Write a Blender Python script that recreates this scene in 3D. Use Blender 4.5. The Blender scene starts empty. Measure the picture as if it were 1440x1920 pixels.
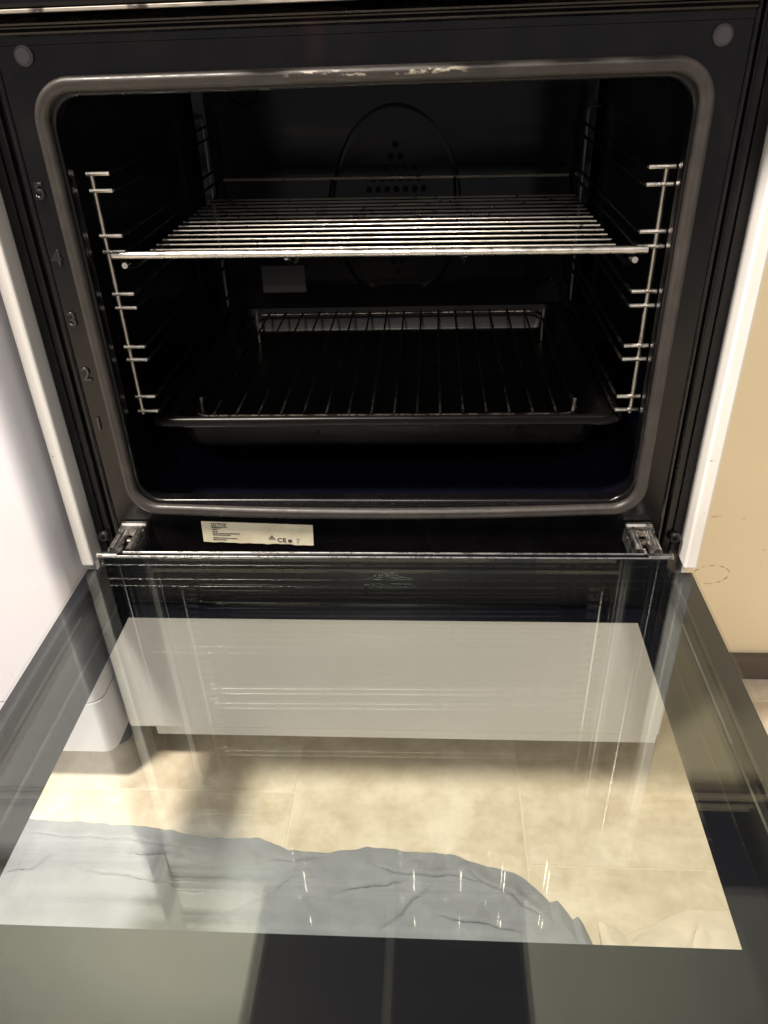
import bpy, bmesh, math, random
from mathutils import Vector, Matrix, noise

random.seed(7)
scene = bpy.context.scene
C = scene.collection
Z0 = 0.29                      # height of the door hinge line above the floor

# ------------------------------------------------------------------ camera
cam_data = bpy.data.cameras.new("camera")
cam = bpy.data.objects.new("camera", cam_data)
C.objects.link(cam)
scene.camera = cam
CP = Vector((0.047836, -0.610536, 0.454623 + Z0))
yaw, pitch, roll = 0.07224, 0.567068, -0.038123
f_ = Vector((-math.sin(yaw) * math.cos(pitch), math.cos(yaw) * math.cos(pitch), -math.sin(pitch)))
r0 = Vector((math.cos(yaw), math.sin(yaw), 0))
u0 = r0.cross(f_)
r_ = math.cos(roll) * r0 + math.sin(roll) * u0
u_ = -math.sin(roll) * r0 + math.cos(roll) * u0
cam.matrix_world = Matrix(((r_.x, u_.x, -f_.x, CP.x), (r_.y, u_.y, -f_.y, CP.y),
                           (r_.z, u_.z, -f_.z, CP.z), (0, 0, 0, 1)))
cam_data.sensor_fit = 'VERTICAL'
cam_data.sensor_height = 36.0
cam_data.lens = 1453.43 / 1920 * 36.0
cam_data.clip_start = 0.01
cam_data.clip_end = 100

# ------------------------------------------------------------------ light
world = bpy.data.worlds.new("World")
scene.world = world
world.use_nodes = True
bg = world.node_tree.nodes["Background"]
bg.inputs[0].default_value = (0.98, 0.935, 0.945, 1)
bg.inputs[1].default_value = 0.22

def lamp(name, loc, radius, power, color):
    d = bpy.data.lights.new(name, 'POINT')
    d.shadow_soft_size = radius
    d.energy = power
    d.color = color
    o = bpy.data.objects.new(name, d)
    C.objects.link(o)
    o.location = loc
    return o
lamp("ceiling_lamp", (-0.75, -0.50, 2.34), 0.15, 290, (1.0, 0.91, 0.80))
lamp("far_fill_light", (-0.15, -2.3, 2.2), 0.15, 95, (1.0, 0.91, 0.80))  # unseen light added behind the camera to brighten the shelf rods

scene.view_settings.view_transform = 'Standard'
scene.view_settings.look = 'None'
scene.view_settings.gamma = 1
scene.view_settings.exposure = 0.62
scene.view_settings.use_curve_mapping = False
scene.cycles.use_denoising = True
scene.cycles.max_bounces = 12
scene.cycles.transparent_max_bounces = 24
scene.cycles.sample_clamp_indirect = 12
scene.cycles.blur_glossy = 0.5

# ------------------------------------------------------------------ materials
class NT:
    def __init__(s, name):
        s.m = bpy.data.materials.new(name)
        s.m.use_nodes = True
        s.t = s.m.node_tree
        s.b = s.t.nodes["Principled BSDF"]
        s.out = s.t.nodes["Material Output"]
        s.co = None
    def n(s, kind, **kw):
        x = s.t.nodes.new(kind)
        for k, v in kw.items():
            if k.startswith('_'):
                setattr(x, k[1:], v)
            else:
                x.inputs[k].default_value = v
        return x
    def l(s, a, b):
        s.t.links.new(a, b)
    def obj(s):
        if s.co is None:
            g = s.n('ShaderNodeNewGeometry')
            s.co = g.outputs['Position']
        return s.co
    def noise(s, scale, detail=3, rough=0.55, vec=None, stretch=None):
        x = s.n('ShaderNodeTexNoise', Scale=scale, Detail=detail, Roughness=rough)
        v = vec or s.obj()
        if stretch:
            mp = s.n('ShaderNodeMapping', Scale=stretch)
            s.l(v, mp.inputs['Vector'])
            v = mp.outputs[0]
        s.l(v, x.inputs['Vector'])
        return x.outputs['Fac']
    def ramp(s, fac, stops):
        x = s.n('ShaderNodeValToRGB')
        e = x.color_ramp.elements
        while len(e) < len(stops):
            e.new(0.5)
        for i, (p, c) in enumerate(stops):
            e[i].position = p
            e[i].color = (c, c, c, 1) if isinstance(c, (int, float)) else (*c, 1)
        s.l(fac, x.inputs[0])
        return x.outputs[0]
    def mix(s, fac, a, b):
        x = s.n('ShaderNodeMix', _data_type='RGBA')
        for sock, v in ((x.inputs[0], fac), (x.inputs[6], a), (x.inputs[7], b)):
            if isinstance(v, (int, float)):
                sock.default_value = v
            elif isinstance(v, tuple):
                sock.default_value = (*v, 1)
            else:
                s.l(v, sock)
        return x.outputs[2]
    def math(s, op, a, b=0.0, c=0.0):
        x = s.n('ShaderNodeMath', _operation=op)
        for i, v in enumerate((a, b, c)):
            if isinstance(v, (int, float)):
                x.inputs[i].default_value = v
            else:
                s.l(v, x.inputs[i])
        return x.outputs[0]
    def bump(s, h, strength, dist=0.001):
        x = s.n('ShaderNodeBump', Strength=strength, Distance=dist)
        s.l(h, x.inputs['Height'])
        s.l(x.outputs[0], s.b.inputs['Normal'])
    def box(s, lo, hi, soft):
        """1 inside a world-space box with soft edges (None = unbounded)"""
        sp = s.n('ShaderNodeSeparateXYZ')
        s.l(s.obj(), sp.inputs[0])
        r = 1.0
        for i in range(3):
            for lim, sgn in ((lo[i], 1), (hi[i], -1)):
                if lim is None:
                    continue
                d = s.math('MULTIPLY', s.math('SUBTRACT', sp.outputs[i], lim), sgn / soft[i])
                d = s.math('MINIMUM', s.math('MAXIMUM', d, 0.0), 1.0)
                r = d if r == 1.0 else s.math('MULTIPLY', r, d)
        return r

def setb(s, col, rough, metal=0.0, spec=0.5):
    s.b.inputs['Base Color'].default_value = (*col, 1)
    s.b.inputs['Roughness'].default_value = rough
    s.b.inputs['Metallic'].default_value = metal
    s.b.inputs['Specular IOR Level'].default_value = spec

def enamel(name, col, r_lo, r_hi, spec=0.5, speck=0.0):
    s = NT(name)
    setb(s, col, r_lo, 0, spec)
    n1 = s.noise(14, 5, 0.65)
    s.l(s.ramp(n1, [(0.35, r_lo), (0.7, r_hi)]), s.b.inputs['Roughness'])
    if speck:
        n2 = s.noise(260, 2, 0.5)
        f = s.ramp(n2, [(0.70, 0.0), (0.76, speck)])
        s.l(s.mix(f, col, (0.16, 0.14, 0.12)), s.b.inputs['Base Color'])
    s.bump(s.noise(55, 3), 0.05, 0.002)
    return s.m

M = {}
M['cavity'] = enamel('cavity_enamel', (0.0030, 0.0030, 0.0072), 0.14, 0.30, 0.3, 0.06)
M['back_enamel'] = enamel('back_enamel', (0.0070, 0.0058, 0.0056), 0.10, 0.2, 0.22)
M['fan_enamel'] = enamel('fan_enamel', (0.0078, 0.0066, 0.0062), 0.12, 0.22, 0.22)
M['hole'] = enamel('hole_black', (0.0018, 0.0018, 0.003), 0.5, 0.6, 0.15)
M['tray'] = enamel('tray_enamel', (0.0040, 0.0034, 0.0036), 0.18, 0.32, 0.26, 0.10)
M['pan'] = enamel('pan_enamel', (0.0030, 0.0026, 0.0026), 0.26, 0.40, 0.2, 0.08)
M['refl_patch'] = enamel('reflection_grey', (0.10, 0.09, 0.088), 0.4, 0.6)  # grey tone of the reflection painted on the back panel
M['number'] = enamel('number_enamel', (0.011, 0.010, 0.010), 0.16, 0.2, 0.6)
M['black'] = enamel('black_plastic', (0.012, 0.011, 0.012), 0.32, 0.45)
M['rail'] = enamel('door_rail_enamel', (0.05, 0.043, 0.04), 0.38, 0.5)
M['bumper'] = enamel('bumper_rubber', (0.045, 0.042, 0.048), 0.6, 0.75)

# front frame: black enamel with a reddish drip stain and greasy film
s = NT('front_enamel')
setb(s, (0.012, 0.0105, 0.013), 0.2, 0, 0.35)
g = s.noise(9, 6, 0.7)
s.l(s.ramp(g, [(0.3, 0.16), (0.75, 0.36)]), s.b.inputs['Roughness'])
drip = s.math('MULTIPLY', s.box((-0.09, None, 0.425 + Z0), (0.02, None, 0.47 + Z0), (0.02, 1, 0.01)),
              s.ramp(s.noise(46, 3, 0.6, stretch=(1, 1, 0.12)), [(0.52, 0.0), (0.62, 0.8)]))
film = s.ramp(s.noise(30, 5, 0.7), [(0.45, (0.0022, 0.0018, 0.0024)), (0.8, (0.0062, 0.0050, 0.0052))])
s.l(s.mix(drip, film, (0.016, 0.0065, 0.008)), s.b.inputs['Base Color'])
s.bump(s.noise(40, 3), 0.04, 0.002)
M['front'] = s.m

# door seal: grey rubber, peeled pale along the middle of the top run
s = NT('seal_rubber')
setb(s, (0.07, 0.062, 0.055), 0.55)
body = s.ramp(s.noise(70, 5, 0.65, stretch=(1, 1, 1)), [(0.3, (0.020, 0.017, 0.0155)), (0.7, (0.037, 0.031, 0.027))])
peel = s.math('MULTIPLY', s.box((-0.055, None, 0.4215 + Z0), (0.075, None, 0.4262 + Z0), (0.012, 1, 0.0012)),
              s.ramp(s.noise(240, 5, 0.6, stretch=(0.4, 1, 1)), [(0.53, 0.0), (0.60, 0.85)]))
s.l(s.mix(peel, body, (0.42, 0.37, 0.29)), s.b.inputs['Base Color'])
s.l(s.ramp(s.noise(120, 4), [(0.3, 0.34), (0.7, 0.55)]), s.b.inputs['Roughness'])
s.bump(s.noise(300, 3), 0.15, 0.0006)
M['seal'] = s.m

def metal(name, col, rough, burn=0.0, burncol=(0.02, 0.015, 0.012), bscale=120):
    s = NT(name)
    setb(s, col, rough, 1.0)
    n1 = s.noise(90, 3)
    s.l(s.ramp(n1, [(0.3, rough * 0.8), (0.7, min(1, rough * 1.5))]), s.b.inputs['Roughness'])
    if burn:
        n2 = s.noise(bscale, 4, 0.6)
        f = s.ramp(n2, [(1 - burn, 0.0), (min(1.0, 1.06 - burn), 0.9)])
        s.l(s.mix(f, col, burncol), s.b.inputs['Base Color'])
    return s.m
M['chrome'] = metal('chrome_wire', (0.52, 0.47, 0.41), 0.36, 0.36)
M['chrome_bright'] = metal('bright_chrome', (0.74, 0.70, 0.64), 0.26, 0.24)
M['knob'] = metal('knob_chrome', (0.92, 0.9, 0.88), 0.07)
M['rod'] = metal('rod_chrome', (0.48, 0.45, 0.41), 0.3, 0.27, (0.03, 0.022, 0.018), 60)
M['hinge'] = metal('hinge_steel', (0.78, 0.76, 0.73), 0.27, 0.42, (0.16, 0.11, 0.07), 130)
M['dark'] = enamel('dark_metal', (0.0016, 0.0016, 0.003), 0.3, 0.4, 0.2)
M['darkwire'] = metal('blackened_wire', (0.09, 0.076, 0.064), 0.4, 0.5, (0.03, 0.025, 0.02))
M['dim'] = metal('dim_wire', (0.075, 0.066, 0.06), 0.36, 0.5, (0.01, 0.009, 0.008))  # unlit darkness of the inner wires put into the colour, plus burnt spots
M['strip'] = metal('strip_steel', (0.50, 0.49, 0.49), 0.25, 0.3, (0.1, 0.09, 0.08))
M['panel_edge'] = metal('panel_steel', (0.36, 0.33, 0.29), 0.5, 0.52, (0.02, 0.018, 0.018), 22)

def white(name, col, rough, dirt):
    s = NT(name)
    setb(s, col, rough)
    n1 = s.noise(7, 5, 0.6)
    d = s.ramp(n1, [(0.35, 0.0), (0.8, dirt)])
    dark = tuple(c * k for c, k in zip(col, (0.78, 0.72, 0.62)))
    n2 = s.ramp(s.noise(130, 2, 0.5), [(0.74, 0.0), (0.78, 0.6 if dirt > 0.2 else 0.25)])
    s.l(s.mix(n2, s.mix(d, col, dark), (0.25, 0.20, 0.14)), s.b.inputs['Base Color'])
    s.bump(s.noise(180, 2), 0.03, 0.001)
    return s.m
M['white'] = white('white_enamel', (0.72, 0.71, 0.76), 0.32, 0.12)
M['trim'] = white('white_trim', (0.76, 0.74, 0.72), 0.3, 0.3)
M['drawer'] = white('drawer_enamel', (0.83, 0.83, 0.835), 0.3, 0.25)
M['seam'] = enamel('seam_dark', (0.03, 0.03, 0.035), 0.6, 0.7)

s = NT('yellow_wall_paint')
setb(s, (0.70, 0.50, 0.25), 0.6)
base = s.ramp(s.noise(3.5, 4), [(0.3, (0.80, 0.68, 0.455)), (0.75, (0.87, 0.755, 0.53))])
st = s.ramp(s.noise(34, 6, 0.75), [(0.66, 0.0), (0.72, 0.55)])
st2 = s.ramp(s.noise(110, 3, 0.6, stretch=(0.5, 1, 1)), [(0.70, 0.0), (0.74, 0.8)])
low = s.box((None, None, None), (None, None, 0.36), (1, 1, 0.2))
st = s.math('MULTIPLY', s.math('MAXIMUM', st, st2), low)
vd = s.n('ShaderNodeVectorMath', _operation='SUBTRACT')
s.l(s.obj(), vd.inputs[0]); vd.inputs[1].default_value = (0.387, 0.16, 0.163)
vs_ = s.n('ShaderNodeVectorMath', _operation='MULTIPLY')
s.l(vd.outputs[0], vs_.inputs[0]); vs_.inputs[1].default_value = (1.0, 0.0, 1.55)
vl = s.n('ShaderNodeVectorMath', _operation='LENGTH')
s.l(vs_.outputs[0], vl.inputs[0])
rr_ = s.math('ADD', vl.outputs['Value'], s.math('MULTIPLY', s.math('SUBTRACT', s.noise(40, 3), 0.5), 0.008))
ringm = s.math('LESS_THAN', s.math('ABSOLUTE', s.math('SUBTRACT', rr_, 0.021)), 0.0011)
ringm = s.math('MULTIPLY', ringm, s.ramp(s.noise(150, 3, 0.6), [(0.48, 0.0), (0.56, 0.75)]))
st = s.math('MAXIMUM', st, ringm)
s.l(s.mix(st, base, (0.34, 0.20, 0.08)), s.b.inputs['Base Color'])
s.bump(s.noise(120, 4), 0.12, 0.002)
M['yellow'] = s.m
M['skirting'] = enamel('skirting_brown', (0.10, 0.078, 0.062), 0.4, 0.55)

s = NT('back_wall_paint')
setb(s, (0.80, 0.78, 0.68), 0.6)
s.l(s.ramp(s.noise(2.5, 3), [(0.3, (0.15, 0.148, 0.128)), (0.7, (0.185, 0.178, 0.15))]), s.b.inputs['Base Color'])
M['backwall'] = s.m

s = NT('floor_tile')
setb(s, (0.6, 0.48, 0.33), 0.42)
oi = s.n('ShaderNodeObjectInfo')
sh = s.n('ShaderNodeVectorMath', _operation='MULTIPLY_ADD')
s.l(oi.outputs['Random'], sh.inputs[0])
sh.inputs[1].default_value = (7, 13, 3)
s.l(s.obj(), sh.inputs[2])
v = sh.outputs[0]
a = s.ramp(s.noise(7, 8, 0.62, v), [(0.28, (0.60, 0.51, 0.39)), (0.5, (0.71, 0.625, 0.50)), (0.75, (0.79, 0.715, 0.595))])
vein = s.ramp(s.noise(22, 6, 0.7, v), [(0.32, (0.70, 0.65, 0.58)), (0.62, (1.0, 1.0, 1.0))])
mx = s.n('ShaderNodeMix', _data_type='RGBA', _blend_type='MULTIPLY')
mx.inputs[0].default_value = 0.85
s.l(a, mx.inputs[6]); s.l(vein, mx.inputs[7])
cr = s.ramp(s.noise(75, 2, 0.5), [(0.76, 0.0), (0.79, 0.8)])
s.l(s.mix(cr, mx.outputs[2], (0.16, 0.11, 0.07)), s.b.inputs['Base Color'])
s.bump(s.noise(60, 5), 0.12, 0.002)
M['tile'] = s.m
M['grout'] = enamel('grout', (0.68, 0.60, 0.475), 0.7, 0.8)

def cloth_mat(name, col):
    s = NT(name)
    setb(s, col, 0.8, 0, 0.2)
    n1 = s.ramp(s.noise(26, 5, 0.6), [(0.3, tuple(c * 0.86 for c in col)), (0.7, tuple(min(1, c * 1.1) for c in col))])
    s.l(n1, s.b.inputs['Base Color'])
    s.bump(s.noise(900, 2), 0.15, 0.0006)
    return s.m
M['greycloth'] = cloth_mat('grey_fabric', (0.25, 0.262, 0.288))
M['creamcloth'] = cloth_mat('cream_fabric', (0.66, 0.58, 0.47))

# clear pane: mirror reflection by angle over a straight-through tint
s = NT('door_glass')
s.t.nodes.remove(s.b)
geo = s.n('ShaderNodeNewGeometry')
iorm = s.n('ShaderNodeMix', _data_type='FLOAT')
s.l(geo.outputs['Backfacing'], iorm.inputs[0])
IOR = 1.46
iorm.inputs[2].default_value = IOR
iorm.inputs[3].default_value = 1 / IOR
fr = s.n('ShaderNodeFresnel')
s.l(iorm.outputs[0], fr.inputs['IOR'])
tr = s.n('ShaderNodeBsdfTransparent')
tr.inputs[0].default_value = (0.99, 0.995, 0.988, 1)
gl = s.n('ShaderNodeBsdfGlossy')
gl.inputs['Roughness'].default_value = 0.0
gl.inputs['Color'].default_value = (0.94, 1.0, 0.97, 1)
ms = s.n('ShaderNodeMixShader')
s.l(fr.outputs[0], ms.inputs[0]); s.l(tr.outputs[0], ms.inputs[1]); s.l(gl.outputs[0], ms.inputs[2])
s.l(ms.outputs[0], s.out.inputs[0])
M['glass'] = s.m

s = NT('printed_border')
setb(s, (0.0028, 0.0028, 0.0062), 0.3, 0, 0.25)
M['print'] = s.m
M['hood'] = enamel('hood_brown', (0.030, 0.021, 0.019), 0.5, 0.6, 0.3)
M['hood_strip'] = metal('hood_strip_steel', (0.55, 0.52, 0.5), 0.5)
s = NT('sticker_paper')
setb(s, (0.70, 0.64, 0.47), 0.5)
s.l(s.ramp(s.noise(60, 4), [(0.3, (0.62, 0.56, 0.40)), (0.6, (0.74, 0.69, 0.52))]), s.b.inputs['Base Color'])
M['paper'] = s.m
s = NT('sticker_ink')
setb(s, (0.05, 0.05, 0.055), 0.6)
M['ink'] = s.m
s = NT('sticker_ink_pale')
setb(s, (0.30, 0.28, 0.22), 0.6)
M['ink_pale'] = s.m

# ------------------------------------------------------------------ mesh helpers (z is measured from the hinge line)
def wloc(o):
    v = Vector((0, 0, 0))
    while o is not None:
        v += o.location
        o = o.parent
    return v

class MB:
    def __init__(s):
        s.v, s.f, s.sm = [], [], []
    def add(s, vs, fs, smooth=False):
        b = len(s.v)
        s.v += [tuple(p) for p in vs]
        s.f += [tuple(b + i for i in q) for q in fs]
        s.sm += [smooth] * len(fs)
        return s
    def box(s, x0, x1, y0, y1, z0, z1, bev=0.0):
        if bev <= 0:
            vs = [(x, y, z) for x in (x0, x1) for y in (y0, y1) for z in (z0, z1)]
            fs = [(0, 1, 3, 2), (4, 6, 7, 5), (0, 4, 5, 1), (2, 3, 7, 6), (0, 2, 6, 4), (1, 5, 7, 3)]
            return s.add(vs, fs)
        bm = bmesh.new()
        bmesh.ops.create_cube(bm, size=1)
        for w in bm.verts:
            w.co = ((x0 + x1) / 2 + w.co.x * (x1 - x0), (y0 + y1) / 2 + w.co.y * (y1 - y0), (z0 + z1) / 2 + w.co.z * (z1 - z0))
        bmesh.ops.bevel(bm, geom=list(bm.edges), offset=bev, segments=2, affect='EDGES', profile=0.5)
        bm.verts.index_update()
        vs = [tuple(w.co) for w in bm.verts]
        fs = [tuple(w.index for w in q.verts) for q in bm.faces]
        bm.free()
        return s.add(vs, fs)
    def tube(s, pts, r, n=8, closed=False):
        pts = [Vector(p) for p in pts]
        N = len(pts)
        vs, fs = [], []
        up = None
        for i, p in enumerate(pts):
            if closed:
                d = (pts[(i + 1) % N] - pts[i - 1]).normalized()
            else:
                d = (pts[min(i + 1, N - 1)] - pts[max(i - 1, 0)]).normalized()
            if up is None:
                up = Vector((0, 0, 1)) if abs(d.z) < 0.9 else Vector((0, 1, 0))
            a = d.cross(up).normalized()
            b = a.cross(d).normalized()
            up = b
            for k in range(n):
                t = 2 * math.pi * k / n
                vs.append(p + r * (math.cos(t) * a + math.sin(t) * b))
        M_ = N if closed else N - 1
        for i in range(M_):
            j = (i + 1) % N
            for k in range(n):
                fs.append((i * n + k, i * n + (k + 1) % n, j * n + (k + 1) % n, j * n + k))
        if not closed:
            fs.append(tuple(range(n - 1, -1, -1)))
            fs.append(tuple((N - 1) * n + k for k in range(n)))
        return s.add(vs, fs, True)
    def loops(s, L, cap0=False, cap1=False, smooth=True, flip=False):
        n = len(L[0])
        vs = [p for q in L for p in q]
        fs = []
        for i in range(len(L) - 1):
            for k in range(n):
                q = (i * n + k, i * n + (k + 1) % n, (i + 1) * n + (k + 1) % n, (i + 1) * n + k)
                fs.append(q[::-1] if flip else q)
        if cap0:
            fs.append(tuple(range(n))[::-1] if not flip else tuple(range(n)))
        if cap1:
            q = tuple((len(L) - 1) * n + k for k in range(n))
            fs.append(q[::-1] if flip else q)
        return s.add(vs, fs, smooth)
    def disc(s, c, r, y0, y1, n=20, axis='y', bev=0.0):
        """cylinder along an axis from y0 to y1, with rounded front rim"""
        prof = [(r - bev, y0), (r, y0 + bev), (r, y1)] if bev else [(r, y0), (r, y1)]
        L = []
        for rr, yy in prof:
            ring = []
            for k in range(n):
                t = 2 * math.pi * k / n
                a, b = rr * math.cos(t), rr * math.sin(t)
                ring.append({'y': (c[0] + a, yy, c[1] + b), 'x': (yy, c[0] + a, c[1] + b), 'z': (c[0] + a, c[1] + b, yy)}[axis])
            L.append(ring)
        return s.loops(L, True, True, True)
    def build(s, name, mat, parent=None, loc=None, kind=None, auto=True):
        o_loc = Vector(loc) if loc is not None else Vector((0, 0, -Z0))
        wl = o_loc + Vector((0, 0, Z0))
        me = bpy.data.meshes.new(name)
        me.from_pydata([(Vector(p) - o_loc) for p in s.v], [], s.f)
        me.polygons.foreach_set('use_smooth', s.sm)
        me.materials.append(mat)
        bm = bmesh.new(); bm.from_mesh(me)
        bmesh.ops.recalc_face_normals(bm, faces=bm.faces)
        for e in bm.edges:
            if len(e.link_faces) == 2 and e.calc_face_angle(0) > math.radians(38):
                e.smooth = False
        bm.to_mesh(me); bm.free()
        o = bpy.data.objects.new(name, me)
        C.objects.link(o)
        o.parent = parent
        o.location = wl - (wloc(parent) if parent else Vector((0, 0, 0)))
        if kind:
            o['kind'] = kind
        return o

def thing(name, label, cat, loc, group=None):
    o = bpy.data.objects.new(name, None)
    C.objects.link(o)
    o.location = (loc[0], loc[1], loc[2] + Z0)
    o.empty_display_size = 0.05
    o['label'] = label
    o['category'] = cat
    if group:
        o['group'] = group
    return o

def tag(o, label, cat, group=None):
    o['label'] = label
    o['category'] = cat
    if group:
        o['group'] = group
    return o

def copy_at(src, loc, parent):
    c = src.copy()
    C.objects.link(c)
    c.parent = parent
    c.location = Vector(loc) + Vector((0, 0, Z0)) - wloc(parent)
    return c

def rrect(x0, x1, z0, z1, r, seg=8):
    """rounded rectangle, list of (x, z), starting lower right, counter-clockwise"""
    out = []
    for cx, cz, a0 in ((x1 - r, z0 + r, -90), (x1 - r, z1 - r, 0), (x0 + r, z1 - r, 90), (x0 + r, z0 + r, 180)):
        for k in range(seg + 1):
            t = math.radians(a0 + 90 * k / seg)
            out.append((cx + r * math.cos(t), cz + r * math.sin(t)))
    return out

def text_mesh(txt, size, extrude, bevel=0.0, shear=0.0):
    cu = bpy.data.curves.new('glyphs', 'FONT')
    cu.body = txt
    cu.size = size
    cu.extrude = extrude
    cu.bevel_depth = bevel
    cu.bevel_resolution = 1
    cu.align_x = 'CENTER'
    cu.align_y = 'CENTER'
    cu.shear = shear
    cu.resolution_u = 4
    o = bpy.data.objects.new('glyphs', cu)
    C.objects.link(o)
    dg = bpy.context.evaluated_depsgraph_get()
    me = bpy.data.meshes.new_from_object(o.evaluated_get(dg))
    bpy.data.objects.remove(o)
    bpy.data.curves.remove(cu)
    return me

def place_text(name, me, mat, parent, loc, rot_tilt=0.0, sx=1.0):
    """text facing -y"""
    me.materials.clear()
    me.materials.append(mat)
    o = bpy.data.objects.new(name, me)
    C.objects.link(o)
    o.parent = parent
    o.location = Vector(loc) + Vector((0, 0, Z0)) - wloc(parent)
    o.rotation_euler = (math.pi / 2, -rot_tilt, 0)
    o.scale = (sx, 1, 1)
    return o

# ================================================================== SETTING
FL = -Z0
floor = MB().box(-1.6, 1.6, -1.6, 0.62, FL - 0.03, FL - 0.0005).build('floor', M['grout'], kind='structure')
TW, TL = 0.2555, 0.511
tile_src = None
def tile_mesh():
    return MB().box(-TW / 2 + .0009, TW / 2 - .0009, -TL / 2 + .0009, TL / 2 - .0009, FL - 0.006, FL, 0.0003)
offs = [-0.042, -0.31, -0.124, -0.40]
for ci in range(-3, 4):
    cx = 0.0199 + ci * TW
    y0 = offs[(ci + 1) % 4]
    for ri in range(-2, 2):
        cy = y0 + TL * ri + TL / 2
        if tile_src is None:
            tile_src = MB()
            tile_src.v, tile_src.f, tile_src.sm = tile_mesh().v, tile_mesh().f, tile_mesh().sm
            t = tile_src.build('floor_tile', M['tile'], floor, loc=(0, 0, 0))
            tile_src = t
            t.location = Vector((cx, cy, Z0)) - wloc(floor)
        else:
            copy_at(tile_src, (cx, cy, 0), floor)

bw = thing('kitchen_wall', 'pale wall behind the cooker, seen mirrored in the door glass', 'wall', (0, .66, FL))
MB().box(-2.4, 2.4, .62, .70, FL, 3.2).build('wall_face', M['backwall'], bw)

yw = thing('painted_wall', 'stained yellow painted wall to the right of the oven', 'wall', (.75, .21, FL))
MB().box(.312, 1.3, .16, .26, FL, .609).build('wall_face', M['yellow'], yw)
MB().box(.312, 1.3, .1485, .1598, FL + .0005, FL + .038, .0015).build('skirting_board', M['skirting'], yw)
MB().box(.312, 1.3, .150, .30, .6095, .628, .002).build('ledge', M['skirting'], yw)
MB().box(.312, 1.3, .165, .26, .652, .88).build('upper_panel', M['black'], yw)

MB().box(.312, 1.3, .162, .26, .6285, .6515).build('upper_strip', M['yellow'], yw)

# ------------------------------------------------------------------ white appliance on the left
wa = thing('white_appliance', 'white appliance front with rounded edge standing left of the oven', 'appliance', (-.61, .25, FL))
def vprism(poly, z0, z1):
    m = MB()
    m.loops([[(x, y, z0) for x, y in poly], [(x, y, z1) for x, y in poly]], True, True, True)
    return m
def rounded_front(x0, x1, y0, y1, r):
    p = []
    for cx, cy, a0 in ((x0 + r, y0 + r, 180), (x1 - r, y0 + r, 270)):
        for k in range(9):
            t = math.radians(a0 + 90 * k / 8)
            p.append((cx + r * math.cos(t), cy + r * math.sin(t)))
    p += [(x1, y1), (x0, y1)]
    return p
NX0, NX1 = -.91, -.3085
vprism(rounded_front(NX0, NX1, -.034, .55, .014), -.236, -.1605).build('kick_panel', M['white'], wa)
vprism(rounded_front(NX0 + .003, NX1 - .003, -.031, .55, .012), -.1604, -.1582).build('seam', M['seam'], wa)
vprism(rounded_front(NX0, NX1, -.034, .55, .016), -.158, .406).build('front_panel', M['white'], wa)
vprism(rounded_front(NX0 + .003, NX1 - .003, -.03, .55, .012), .4062, .4136).build('seam', M['seam'], wa)
vprism(rounded_front(NX0, NX1, -.034, .55, .016), .4138, .482).build('control_strip', M['white'], wa)
vprism(rounded_front(NX0 + .003, NX1 - .003, -.03, .55, .010), .4822, .4865).build('seam', M['seam'], wa)
vprism(rounded_front(NX0, NX1, -.032, .55, .010), .4867, .532).build('upper_strip', M['white'], wa)
vprism(rounded_front(NX0, NX1, -.036, .55, .005), .5322, .57).build('worktop', M['skirting'], wa)
for fx in (-.88, -.345):
    for fy in (.04, .5):
        MB().disc((fx, fy), .02, FL, -.2362, 14, 'z').build('foot', M['black'], wa)

# ================================================================== OVEN
ov = thing('oven', 'open black enamel oven of a white cooker with drop-down glass door', 'oven', (0, .3, FL))

# ---- carcass
cb = MB()
cb.box(-.300, -.296, .022, .58, -.244, .5845)
cb.box(.296, .300, .022, .58, -.244, .5845)
cb.box(-.2958, .2958, .575, .58, -.244, .5845)
cb.box(-.2958, .2958, .03, .5745, -.244, -.24)
cb.build('body', M['white'], ov)
for fx in (-.262, .262):
    for fy in (.06, .52):
        MB().disc((fx, fy), .016, FL, -.2445, 14, 'z').build('foot', M['black'], ov)
MB().box(-.274, .3015, .004, .02, -.2485, -.2335, .001).build('base_strip', M['drawer'], ov)
MB().box(-.3025, .3025, -.001, .019, -.232, -.052, .0035).build('drawer_front', M['drawer'], ov)

# ---- front frame with rounded opening
CX = 0.002
OP = (-.2262, .2302, .0760, .4165)
hole = rrect(*OP, .024, 8)
n = len(hole)
outer = []
X0, X1, ZB, ZT = -.254, .258, -.046, .4465
for (x, z) in hole:                      # project each hole point to the outer rectangle
    cx, cz = CX, .20
    dx, dz = x - cx, z - cz
    k = min((X1 - cx) / dx if dx > 0 else ((X0 - cx) / dx if dx < 0 else 9e9),
            (ZT - cz) / dz if dz > 0 else ((ZB - cz) / dz if dz < 0 else 9e9))
    outer.append([cx + dx * k, cz + dz * k])
for corner in ((X0, ZB), (X1, ZB), (X0, ZT), (X1, ZT)):
    i = min(range(n), key=lambda q: (outer[q][0] - corner[0]) ** 2 + (outer[q][1] - corner[1]) ** 2)
    outer[i] = list(corner)
ff = MB()
def ring(pts, y):
    return [(x, y, z) for x, z in pts]
def inset(d):
    return rrect(OP[0] + d, OP[1] - d, OP[2] + d, OP[3] - d, .024 - d, 8)
h2 = inset(.0022)
mid = [((a[0] * .3 + b[0] * .7), (a[1] * .3 + b[1] * .7)) for a, b in zip(outer, hole)]
ff.loops([ring(outer, .004), ring(outer, 0), ring(mid, 0), ring(hole, 0), ring(inset(.0009), .0003), ring(inset(.0017), .0011), ring(inset(.0021), .0022), ring(h2, .0040), ring(h2, .012)], flip=False)
frame = ff.build('front_frame', M['front'], ov)

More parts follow.
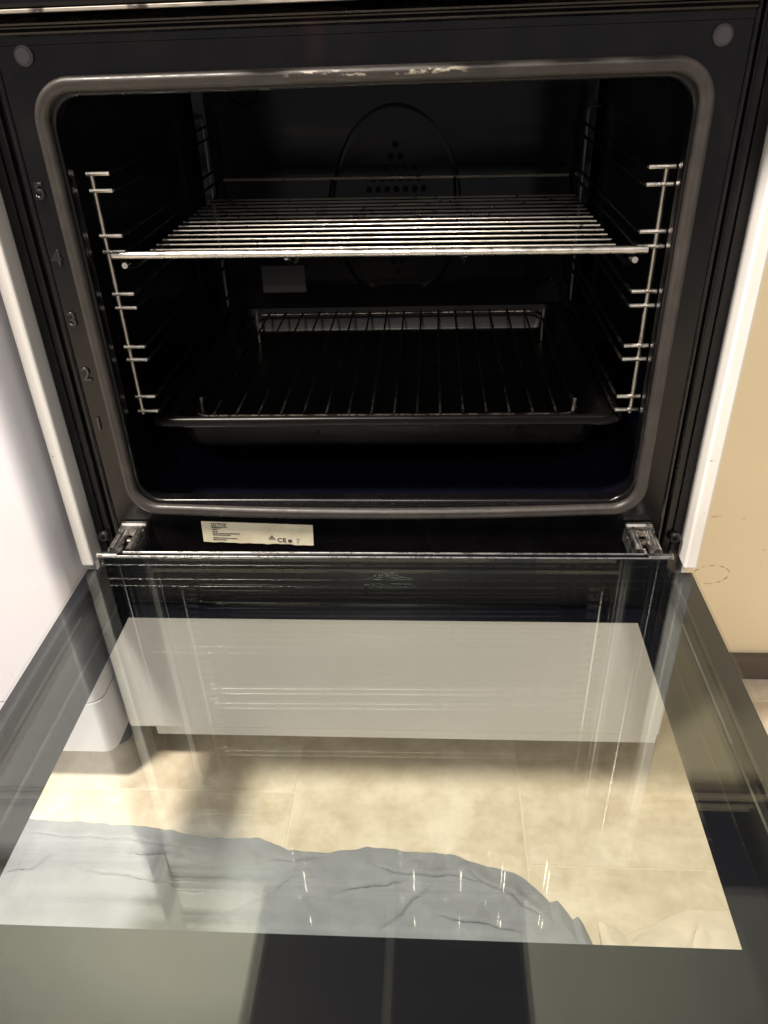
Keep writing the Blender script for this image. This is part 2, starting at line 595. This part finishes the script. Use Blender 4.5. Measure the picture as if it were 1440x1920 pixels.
# ---- cavity
def rr_off(d, r):
    return rrect(OP[0] - d, OP[1] + d, OP[2] - d, OP[3] + d, r, 8)
cv = MB()
YB = .412
cv.loops([ring(h2, .0122), ring(rr_off(.001, .025), .016), ring(rr_off(.011, .035), .024), ring(rr_off(.013, .037), .03),
          ring(rr_off(.013, .037), .39), ring(rr_off(.008, .034), .405), ring(rr_off(-.004, .03), YB)], flip=True)
cavity = cv.build('cavity', M['cavity'], ov)
bp = MB()
pl = rr_off(-.004, .03)
bp.add([(x, YB, z) for x, z in pl], [tuple(range(len(pl)))])
back = bp.build('back_panel', M['back_enamel'], ov)

# fan cover: oval embossed plate with a field of holes
FC = (.0045, .251)
fan = MB()
def ell(a, b, y, n=48):
    return [(FC[0] + a * math.cos(2 * math.pi * k / n), y, FC[1] + b * math.sin(2 * math.pi * k / n)) for k in range(n)]
fan.loops([ell(.081, .120, YB - .0002), ell(.078, .117, YB - .0009), ell(.074, .113, YB - .0012), ell(.070, .109, YB - .0010), ell(.066, .105, YB - .0009),
           ell(.05, .09, YB - .0012)], cap1=True)
fan_o = fan.build('fan_cover', M['fan_enamel'], ov)
hole_src = None
for i in range(-6, 7):
    for j in range(-5, 6):
        hx = j * .0112 + (.0056 if i % 2 else 0)
        hz = i * .0125
        if abs(hx) / .054 + abs(hz) / .088 > 1 or (abs(hx) < .008 and abs(hz) < .012):
            continue
        if hole_src is None:
            hole_src = MB().disc((0, 0), .0042, -.0006, .0004, 6).build('vent_hole', M['hole'], fan_o, loc=(0, 0, 0))
            hole_src.location = Vector((FC[0] + hx, YB - .0016, FC[1] + hz + Z0)) - wloc(fan_o)
        else:
            copy_at(hole_src, (FC[0] + hx, YB - .0016, FC[1] + hz), fan_o)
# thin patch painted as a pale reflection, and the lamp cover on the back panel
MB().box(-.176, -.118, YB - .003, YB - .0005, .150, .186, .0012).build('reflection_patch', M['refl_patch'], ov)
MB().disc((-.172, .392), .020, YB - .008, YB - .0005, 24, 'y', .003).build('lamp_cover', M['back_enamel'], ov)

# ---- door seal
def sweep_rr(x0, x1, z0, z1, r, prof, seg=10):
    """sweep a small profile [(outward, y)] round a rounded rectangle"""
    L = []
    for (o_, y_) in prof:
        L.append([(x, y_, z) for x, z in rrect(x0 - o_, x1 + o_, z0 - o_, z1 + o_, r + o_, seg)])
    return L
prof = [(-.0058, -.0003), (-.0062, -.0028), (-.0054, -.0050), (-.0038, -.0064), (-.0020, -.0070), (-.0008, -.0069), (.0004, -.0074), (.0022, -.0078), (.0040, -.0071), (.0056, -.0050), (.0062, -.0025), (.0064, -.0003)]
prof = [(a * .86 - .0004, b * .92) for a, b in prof]
SL = sweep_rr(-.2320, .2362, .0690, .4228, .026, prof)
SL = [[(x, y, z - (.0050 * max(0, 1 - ((x - .002) / .2) ** 2) if z < .08 else 0)) for x, y, z in lp] for lp in SL]
# extra points along the bottom run so that it can sag
def densify(lp):
    out = []
    for k, a in enumerate(lp):
        b = lp[(k + 1) % len(lp)]
        out.append(a)
        if a[2] < .09 and b[2] < .09 and abs(a[0] - b[0]) > .2:
            for q in range(1, 16):
                t = q / 16
                x = a[0] + (b[0] - a[0]) * t
                zz = a[2] + (b[2] - a[2]) * t
                out.append((x, a[1], zz - .0050 * max(0, 1 - ((x - .002) / .2) ** 2)))
    return out
SL = [densify(lp) for lp in SL]
sl = MB().loops(SL)
seal = sl.build('door_seal', M['seal'], ov)

# ---- stepped channels beside the frame, bead mouldings at the top
for sgn in (-1, 1):
    b0 = .254 if sgn < 0 else .258
    pr = [(b0 + .0002, .004), (b0 + .0004, -.0008), (b0 + .0016, -.0018), (b0 + .0030, -.0010), (b0 + .0036, .006), (.2640, .0075),
          (.2655, .0045), (.2668, .0042), (.2680, .006), (.2688, .013), (.2760, .014), (.2772, .0125), (.2785, .014), (.2868, .016), (.2868, .021), (b0 + .0002, .021)]
    m = MB()
    pts = [(sgn * x, y) for x, y in pr]
    m.loops([[(x, y, -.046) for x, y in pts], [(x, y, .462) for x, y in pts]], True, True, True)
    m.build('side_channel', M['front'], ov)
    MB().box(min(sgn * .2875, sgn * .300), max(sgn * .2875, sgn * .300), -.005, .0215, .0035, .4632, .0022).build('side_trim', M['trim'], ov)
tp = [(.0045, .4468), (-.0006, .4468), (-.0006, .4515), (-.0030, .4530), (-.0034, .4542), (-.0022, .4553), (-.0006, .4560), (-.0010, .4572), (-.0036, .4582), (-.0040, .4594), (-.0024, .4606), (.0010, .4630), (.0045, .4632)]
m = MB()
m.loops([[(-.2539, y, z) for y, z in tp], [(.2579, y, z) for y, z in tp]], True, True, True)
m.build('top_moulding', M['front'], ov)

# bumpers, screws
for bx, bz in ((-.2345, .4405), (.2392, .4380)):
    MB().disc((bx, bz), .0066, -.0035, -.0002, 20, 'y', .0018).build('rubber_bumper', M['bumper'], ov)
for sx in (-.2775, .2790):
    scr = MB().disc((sx, .0292), .0058, .0085, .0135, 20, 'y', .0016).build('screw', M['black'], ov)
    MB().disc((sx, .0292), .0026, .0079, .0084, 6, 'y').build('screw_recess', M['hole'], scr)

# shelf level numbers pressed into the frame
for txt, z in (('5', .3520), ('4', .3025), ('3', .2525), ('2', .2045), ('1', .1577)):
    place_text('shelf_number', text_mesh(txt, .0165, .0006, .0005), M['number'], ov, (-.2476, -.0007, z))

# ---- rating sticker
LT = math.radians(-2.3)
def lab(u, v):                              # sticker coordinates in mm from its lower left corner
    u0, v0 = (u - 53.7) / 1000, (v - 11.7) / 1000
    return (-.1188 + u0 * math.cos(LT) - v0 * math.sin(LT), .0406 + u0 * math.sin(LT) + v0 * math.cos(LT))
def labquad(m, u0, u1, v0, v1, y0, y1):
    c = [lab(u0, v0), lab(u1, v0), lab(u1, v1), lab(u0, v1)]
    m.loops([[(x, y0, z) for x, z in c], [(x, y1, z) for x, z in c]], True, True, False)
m = MB()
edge = []
for k in range(25):
    edge.append((107.4 * k / 24, 0.25 * math.sin(k * 2.1) + 0.2 * math.sin(k * 5.3) + (0.5 if 14 < k < 20 else 0)))
edge += [(107.4, 23.4)] + [(107.4 * k / 12, 23.4 + 0.15 * math.sin(k * 3.1)) for k in range(11, -1, -1)]
pts = [lab(*e) for e in edge]
m.loops([[(x, -.0009, z) for x, z in pts], [(x, -.0002, z) for x, z in pts]], True, True, False)
sticker = m.build('rating_sticker', M['paper'], ov)
lx, lz = lab(17, 19.6)
place_text('print_line', text_mesh('ALTUS', .0046, .0002), M['ink'], sticker, (lx, -.0011, lz), LT, 1.0)
m = MB()
for (u0, u1, v0, v1) in ((9.4, 25, 21.5, 22.0), (9.4, 25, 17.3, 17.7), (9.4, 9.9, 17.7, 21.5)):
    labquad(m, u0, u1, v0, v1, -.0012, -.00095)
m.build('print_line', M['ink'], sticker)
random.seed(3)
for v, u1 in ((16.2, 18), (14.4, 15), (12.3, 15), (10.2, 36), (8.2, 27), (4.8, 33), (2.7, 23)):
    m = MB()
    u = 9.8
    while u < u1:
        w = random.uniform(1.2, 3.0)
        labquad(m, u, min(u + w, u1), v, v + random.uniform(.75, 1.0), -.0012, -.00095)
        u += w + .45
    m.build('print_line', M['ink'], sticker)
lx, lz = lab(76.5, 5.2)
place_text('print_line', text_mesh('CE', .0064, .0002), M['ink'], sticker, (lx, -.0011, lz), LT, 1.15)
m = MB()
a, b, c = lab(64, 6.2), lab(70.5, 6.2), lab(67.2, 10.2)
m.tube([(a[0], -.0011, a[1]), (b[0], -.0011, b[1]), (c[0], -.0011, c[1])], .0003, 5, True)
for v in (7.2, 8.1, 9.0):
    labquad(m, 67.2 - (10.2 - v) * .55, 67.2 + (10.2 - v) * .55, v, v + .35, -.0012, -.00095)
m.build('print_mark', M['ink'], sticker)
m = MB()
labquad(m, 82.8, 86.4, 3.0, 6.2, -.0012, -.00095)
m.build('print_mark', M['ink'], sticker)
m = MB()
for q in ((90.5, 94.5, 7.0, 7.5), (91.8, 92.4, 3.6, 7.0), (90.8, 93.4, 3.2, 3.6)):
    labquad(m, *q, -.0012, -.00095)
m.build('print_mark', M['ink_pale'], sticker)

# ---- hinge arms
def hinge(x0, x1, sgn):
    a = Vector((0, -.0012, .0490)); b = Vector((0, -.0445, .0490))
    d = (b - a).normalized()
    nrm = Vector((0, d.z, -d.y)) * 1.0        # pointing up/out
    if nrm.y > 0:
        nrm = -nrm
    Ln = (b - a).length
    def P(x, s_, h):
        q = a + d * s_ + nrm * h
        return (x, q.y, q.z)
    def slab(m, xa, xb, s0, s1, h0, h1):
        vs = [P(x, s_, h) for x in (xa, xb) for s_ in (s0, s1) for h in (h0, h1)]
        m.add(vs, [(0, 1, 3, 2), (4, 6, 7, 5), (0, 4, 5, 1), (2, 3, 7, 6), (0, 2, 6, 4), (1, 5, 7, 3)])
    w = x1 - x0
    def prong(xa, xb):
        L = []
        pr = []
        r = (xb - xa) / 2
        for k in range(9):
            t = math.pi * k / 8
            pr.append(((xa + xb) / 2 - r * math.cos(t), .0012 + .0048 * math.sin(t)))
        pr += [(xb, -.006), (xa, -.006)]
        mm = MB()
        mm.loops([[P(x, .013, h) for x, h in pr], [P(x, Ln, h) for x, h in pr]], True, True, True)
        return mm
    h = MB()
    slab(h, x0, x1, 0, .0128, -.002, .0045)
    slab(h, x0 + .0005, x1 - .0005, .0005, .004, .0046, .0060)
    slab(h, x0, x0 + .0012, 0, Ln - .003, -.014, -.0021)
    slab(h, x1 - .0012, x1, 0, Ln - .003, -.014, -.0021)
    ho = h.build('hinge', M['hinge'], ov)
    prong(x0 + .0002, x0 + w * .33).build('hinge_prong', M['hinge'], ho)
    prong(x1 - w * .33, x1 - .0002).build('hinge_prong', M['hinge'], ho)
    p = Vector(P((x0 + x1) / 2, .018, -.006))
    MB().disc((p.y, p.z), .0042, x0 + w * .365, x1 - w * .365, 14, 'x').build('hinge_roller', M['darkwire'], ho)
    tng = MB()
    slab(tng, x0 + w * .42, x1 - w * .42, .026, Ln + .004, -.0095, -.006)
    tng.build('hinge_tongue', M['hinge'], ho)
    MB().box(x0 - .002, x1 + .002, -.0010, -.0001, .0330, .0545).build('hinge_slot', M['hole'], ho)
hinge(-.2485, -.2240, -1)
hinge(.2268, .2510, 1)

# ---- control panel, knobs, hob
cp = MB().box(-.300, .300, -.016, .02, .4675, .5845, .003).build('control_panel', M['dark'], ov)
MB().box(-.2995, .2995, -.0165, .01, .4651, .4673, .0004).build('panel_edge', M['panel_edge'], cp)
for kx in (-.107, .030, .088, .141, .194):
    kb = MB().disc((kx, .530), .019, -.040, -.0165, 24, 'y', .004).build('knob', M['knob'], cp)
    m = MB()
    m.tube([(kx + .0205 * math.cos(t * math.pi / 12), -.019, .530 + .0205 * math.sin(t * math.pi / 12)) for t in range(24)], .0026, 10, True)
    m.build('knob_ring', M['knob'], kb)
    m = MB()
    m.tube([(kx, -.0435, .512), (kx, -.0445, .516), (kx, -.0445, .544), (kx, -.0435, .548)], .0066, 20)
    m.build('knob_grip', M['knob'], kb)
MB().box(-.301, .301, -.020, .585, .5850, .6120, .003).build('hob_top', M['black'], ov)
m = MB()
m.tube([(-.300, -.0212, .600), (.300, -.0212, .600)], .0022, 8)
m.build('hob_lip', M['chrome_bright'], ov)
for gx in (-.15, .15):
    m = MB()
    m.tube([(gx - .125, .04, .640), (gx + .125, .04, .640), (gx + .125, .54, .640), (gx - .125, .54, .640)], .006, 8, True)
    for gy in (.16, .42):
        m.tube([(gx - .125, gy, .641), (gx + .125, gy, .641)], .005, 8)
        m.disc((gx, gy), .045, .6125, .630, 20, 'z')
    for qx in (-.12, .12):
        for qy in (.05, .53):
            m.tube([(gx + qx, qy, .6125), (gx + qx, qy, .640)], .005, 6)
    m.build('pan_support', M['black'], ov)

# ---- door, lowered to the horizontal: wide outer pane, raised inner panes
DY1 = -.474
door = MB().box(-.2485, -.2455, DY1 + .004, -.0575, .0003, .0488)
door.box(.2485, .2515, DY1 + .004, -.0575, .0003, .0488)
door.box(-.2454, .2484, DY1 + .004, DY1 + .016, .0003, .0488)
door_o = door.build('door', M['dark'], ov)
MB().box(-.2488, .2518, DY1 + .004, -.0572, .0490, .0530).build('inner_glass', M['glass'], door_o)
MB().box(-.2450, .2480, DY1 + .017, -.0580, .0370, .0410).build('middle_glass', M['glass'], door_o)
og = MB().box(-.2982, .2982, DY1, .0005, -.0040, 0, .0006).build('outer_glass', M['glass'], door_o)
pr_o = [(-.2978, .0002), (.2978, .0002), (.2978, DY1 + .001), (-.2978, DY1 + .001)]
pr_i = [(-.2310, -.0730), (.2305, -.0740), (.2268, -.3600), (-.2295, -.3600)]
m = MB()
m.loops([[(x, y, -.0046) for x, y in pr_o], [(x, y, -.0042) for x, y in pr_o], [(x, y, -.0042) for x, y in pr_i], [(x, y, -.0046) for x, y in pr_i], [(x, y, -.0046) for x, y in pr_o]], smooth=False)
m.build('printed_border', M['print'], og)
m = MB()
m.box(-.2500, .2530, -.0567, -.0480, .0003, .0525, .0015)
m.build('door_foot_rail', M['dark'], door_o)
m = MB()
m.tube([(-.232, -.0492, .0523), (.2335, -.0492, .0523)], .0012, 8)
m.build('rail_bead', M['strip'], door_o)
m = MB()
m.tube([(-.2485, -.0566, .0535), (.2515, -.0566, .0535)], .0007, 8)
m.build('rail_bead', M['strip'], door_o)
for xa, xb in ((-.2550, -.2350), (.2360, .2575)):
    MB().box(xa, xb, -.0555, -.0500, .0505, .0545, .001).build('corner_cap', M['strip'], door_o)
hd = MB()
hd.tube([(-.24, -.445, -.045), (.24, -.445, -.045)], .009, 14)
ho_ = hd.build('handle', M['white'], door_o)
for hx in (-.215, .215):
    MB().box(hx - .012, hx + .012, -.455, -.435, -.040, -.0050, .003).build('handle_post', M['white'], ho_)

# ---- wire shelf supports on both cavity walls
def side_rack(xv, xin, xout, levels, sgn):
    m = MB()
    zt, zb = levels[0], levels[-1] - .003
    m.tube([(xv, .030, zt + .0012), (xv, .030, zb)], .0018, 8)
    rk = m.build('shelf_support', M['chrome'], ov)
    m = MB()
    m.tube([(xv + sgn * .014, .388, .3635), (xv + sgn * .006, .383, .3645), (xv + sgn * .0012, .381, .3625), (xv, .380, .358), (xv, .380, .142)], .0017, 8)
    m.build('rear_upright', M['chrome'], rk)
    for z in levels:
        m = MB()
        m.tube([(xin + sgn * .002, .0300, z), (xin + sgn * .0005, .0306, z), (xin, .0325, z), (xin, .386, z)], .0015, 8)
        m.build('runner', M['dim'], rk)
        m = MB()
        m.tube([(xin + sgn * .0005, .0292, z), (xout, .0292, z)], .0018, 8)
        m.build('prong', M['chrome_bright'], rk)
side_rack(-.2180, -.2025, -.2215, (.3594, .3469, .3125, .2998, .265, .2531, .2183, .2065, .1711, .1567), -1)
side_rack(.2245, .2103, .2310, (.354, .3416, .3071, .2957, .26, .2481, .2136, .2017, .1671, .1543), 1)

# ================================================================== WIRE SHELF
ws = thing('wire_shelf', 'chrome wire shelf of thin crosswise rods on the upper runners', 'oven shelf', (.003, .2, .278))
m = MB(); m.tube([(-.2135, .0262, .2975), (.2180, .0262, .2940)], .0031, 12)
m.build('front_rail', M['chrome_bright'], ws)
m = MB(); m.tube([(-.2000, .372, .2975), (.2180, .372, .2938)], .0019, 8)
m.build('rear_rail', M['chrome'], ws)
for sx, ex in ((-.2075, -.2060), (.2085, .2095)):
    m = MB()
    dz = .0015 if sx < 0 else -.0015
    m.tube([(sx, .0262, .2958 + dz), (sx, .034, .2885 + dz), (sx, .046, .2795 + dz), (sx, .06, .2782 + dz), (ex, .335, .2782 + dz), (ex, .352, .282 + dz), (ex, .366, .292 + dz), (ex, .372, .2958 + dz)], .0021, 8)
    m.build('side_rail', M['dim'], ws)
    MB().tube([(sx + (.004 if sx < 0 else 0), .0225, .2885 + dz), (sx + (.004 if sx < 0 else 0), .0315, .2875 + dz)], .0025, 10).build('stop_nub', M['chrome_bright'], ws)
rod = None
for k in range(13):
    y = .0985 + k * .01866
    if rod is None:
        m = MB(); m.tube([(-.2070, 0, .0017), (.2085, 0, -.0017)], .00115, 8)
        rod = m.build('cross_rod', M['rod'], ws, loc=(0, 0, 0))
        rod.location = Vector((.0005, y, .2822 + Z0)) - wloc(ws)
    else:
        copy_at(rod, (.0005, y, .2822), ws)
for x in (-.07, .075):
    m = MB(); m.tube([(x, .026, .2925), (x, .06, .2782), (x, .335, .2782), (x, .371, .294)], .0017, 8)
    m.build('brace_rod', M['dim'], ws)

# ================================================================== ROASTING TRAY
tr_ = thing('roasting_tray', 'black enamel roasting tray with rolled rim on the lowest runners', 'tray', (.004, .2, .113))
def rl(x0, x1, y0, y1, r, z, seg=7):
    return [(x, y, z) for x, y in rrect(x0, x1, y0, y1, r, seg)]
TX0, TX1, TY0, TY1 = -.2125, .2205, .0215, .368
m = MB()
m.loops([rl(TX0 + .003, TX1 - .003, TY0 + .003, TY1 - .003, .015, .1425), rl(TX0 + .0006, TX1 - .0006, TY0 + .0006, TY1 - .0006, .0175, .1432), rl(TX0, TX1, TY0, TY1, .018, .1445),
         rl(TX0 + .0006, TX1 - .0006, TY0 + .0006, TY1 - .0006, .0174, .1459), rl(TX0 + .0022, TX1 - .0022, TY0 + .0022, TY1 - .0022, .016, .1466),
         rl(TX0 + .006, TX1 - .006, TY0 + .006, TY1 - .006, .014, .1471)])
rim = m.build('rim', M['tray'], tr_)
m = MB()
m.loops([rl(TX0 + .0062, TX1 - .0062, TY0 + .0062, TY1 - .0062, .014, .1473), rl(TX0 + .017, TX1 - .017, TY0 + .0125, TY1 - .010, .018, .1476),
         rl(TX0 + .0190, TX1 - .0190, TY0 + .0140, TY1 - .012, .018, .1460), rl(TX0 + .0255, TX1 - .0255, TY0 + .0160, TY1 - .018, .018, .1200),
         rl(TX0 + .0275, TX1 - .0275, TY0 + .0175, TY1 - .020, .018, .1165), rl(TX0 + .031, TX1 - .031, TY0 + .0205, TY1 - .024, .017, .1145),
         rl(TX0 + .037, TX1 - .037, TY0 + .027, TY1 - .030, .016, .1138)], cap1=True)
pan = m.build('pan', M['pan'], tr_)
sd = pan.modifiers.new('thickness', 'SOLIDIFY')
sd.thickness = 0.0009
sd.offset = 0

# ---- wire rack lying in the tray
rk = thing('roasting_rack', 'thin blackened wire rack lying lengthwise in the roasting tray', 'wire rack', (.004, .2, .115))
RX0, RX1, RY0, RY1, RZ = -.176, .182, .0445, .340, .1455
m = MB()
fr = [(x, y, RZ - .0025) for x, y in rrect(RX0, RX1, RY0, RY1, .014, 5)]
m.tube(fr, .0016, 8, True)
m.build('rack_frame', M['dim'], rk)
w0 = None
for k in range(16):
    x = -.1560 + k * .0212
    if w0 is None:
        m = MB(); m.tube([(0, RY0 - .001, 0), (0, RY1 + .001, 0)], .00115, 6)
        w0 = m.build('rack_wire', M['darkwire'], rk, loc=(0, 0, 0))
        w0.location = Vector((x, 0, RZ + Z0)) - wloc(rk)
    else:
        copy_at(w0, (x, 0, RZ), rk)
for (x, y) in ((-.1715, .060), (.1785, .051), (-.168, .318), (.182, .312)):
    m = MB(); m.tube([(x, y, .1150), (x, y, RZ - .004), (x + .0005, y, .1555)], .0016, 8)
    m.build('rack_leg', M['chrome'], rk)

# ================================================================== EXTRACTOR HOOD (mirrored in the glass)
hd = thing('extractor_hood', 'dark cooker hood overhead, seen mirrored at the foot of the glass', 'hood', (-.04, .36, 1.31))
m = MB()
m.box(-.335, .255, .06, .60, 1.326, 1.466, .004)
m.build('hood_body', M['hood'], hd)
for a, b in ((-.325, -.052), (-.030, .245)):
    MB().box(a, b, .075, .59, 1.314, 1.3255, .002).build('hood_filter', M['hood'], hd)
MB().box(-.050, -.032, .075, .59, 1.3095, 1.3255, .001).build('hood_strip', M['hood_strip'], hd)
for a, b in ((-.334, -.3265), (.2465, .254)):
    MB().box(a, b, .065, .595, 1.3115, 1.3255, .001).build('hood_edge', M['hood_strip'], hd)

# ================================================================== CLOTHS ON THE FLOOR
def interp(tab, x):
    if x <= tab[0][0]:
        return tab[0][1]
    for (xa, ya), (xb, yb) in zip(tab, tab[1:]):
        if x <= xb:
            return ya + (yb - ya) * (x - xa) / (xb - xa)
    return tab[-1][1]

def cloth(name, mat, label, edge, x0, x1, depth, nx, ny, creases, seed):
    vs, fs = [], []
    off = Vector((seed * 3.7, seed * 1.3, 0))
    for j in range(ny + 1):
        for i in range(nx + 1):
            x = x0 + (x1 - x0) * i / nx
            v = (j / ny) ** 1.25
            y = interp(edge, x) - depth * v
            y += (.006 * noise.noise(Vector((x * 18, 0, seed)) + off) + .0022 * noise.noise(Vector((x * 75, 3, seed)))) * (1 - v)
            q = Vector((x, y, 0))
            h = .009 + .010 * noise.noise(Vector((x * 6, y * 9, seed)) + off) + .004 * abs(noise.noise(Vector((x * 13 + y * 6, y * 20, seed)) + off)) \
                + .0008 * noise.noise(Vector((x * 60, y * 70, seed)))
            wx = x + .006 * noise.noise(q * 38 + off)
            wy = y + .006 * noise.noise(q * 34 + Vector((5, seed, 1))) + .0016 * noise.noise(q * 140)
            for (xa, ya, xb, yb, w, amp) in creases:
                dx, dy = xb - xa, yb - ya
                t = ((wx - xa) * dx + (wy - ya) * dy) / (dx * dx + dy * dy)
                t2 = min(1, max(0, t))
                sd_ = (wy - ya - dy * t2)
                dist = math.hypot(wx - xa - dx * t2, sd_)
                fade = math.sin(math.pi * min(.97, max(.03, t2))) ** .5
                h += .42 * fade * amp * (.8 * math.exp(-((dist - .004) / .007) ** 2) - 1.5 * math.exp(-(dist / .0016) ** 2))
            e = min(1.0, v * 14)
            ex = min(1.0, min(i, nx - i) / 3)
            h = max(.0012, h) * (.35 + .65 * e) * (.3 + .7 * ex)
            vs.append((x, y, FL + h + .0012))
    for j in range(ny):
        for i in range(nx):
            a = j * (nx + 1) + i
            fs.append((a, a + 1, a + nx + 2, a + nx + 1))
    m = MB().add(vs, fs, True)
    cx = (x0 + x1) / 2
    o = m.build(name, mat, None, loc=(cx, interp(edge, cx) - depth / 2, FL))
    for e in o.data.edges:
        e.use_edge_sharp = False
    sd_ = o.modifiers.new('thickness', 'SOLIDIFY')
    sd_.thickness = .0016
    sd_.offset = 1
    tag(o, label, 'cloth')
    return o
E1 = [(-.8, -.075), (-.405, -.086), (-.279, -.095), (-.1755, -.1064), (-.135, -.109), (-.1033, -.1213), (-.069, -.1215), (.0095, -.1148), (.0656, -.1204),
      (.1307, -.1352), (.1506, -.1518), (.1640, -.168), (.172, -.166), (.184, -.186), (.190, -.182), (.200, -.215), (.212, -.23)]
cr1 = [(-.39, -.108, -.30, -.112, 0, .006), (-.30, -.112, -.19, -.124, 0, .007), (-.27, -.128, -.20, -.133, 0, .005), (-.13, -.138, -.06, -.124, 0, .006),
       (-.01, -.140, .10, -.152, 0, .006), (.090, -.142, .152, -.186, 0, .008), (-.05, -.165, .03, -.150, 0, .005), (.0, -.20, .05, -.158, 0, .005),
       (-.33, -.150, -.18, -.170, 0, .004), (.05, -.19, .14, -.20, 0, .005), (-.42, -.17, -.33, -.13, 0, .004), (-.16, -.2, -.08, -.15, 0, .004)]
cloth('grey_cloth', M['greycloth'], 'crumpled grey cloth spread on the floor beneath the glass door', E1, -.62, .212, .36, 520, 260, cr1, 1.0)
E2 = [(.17, -.172), (.183, -.170), (.2314, -.197), (.2482, -.1885), (.2966, -.1744), (.348, -.1706), (.55, -.16)]
cr2 = [(.225, -.215, .262, -.190, 0, .006), (.285, -.21, .305, -.183, 0, .005)]
cloth('cream_cloth', M['creamcloth'], 'small cream cloth on the floor right of the grey cloth', E2, .208, .52, .3, 160, 130, cr2, 2.0)
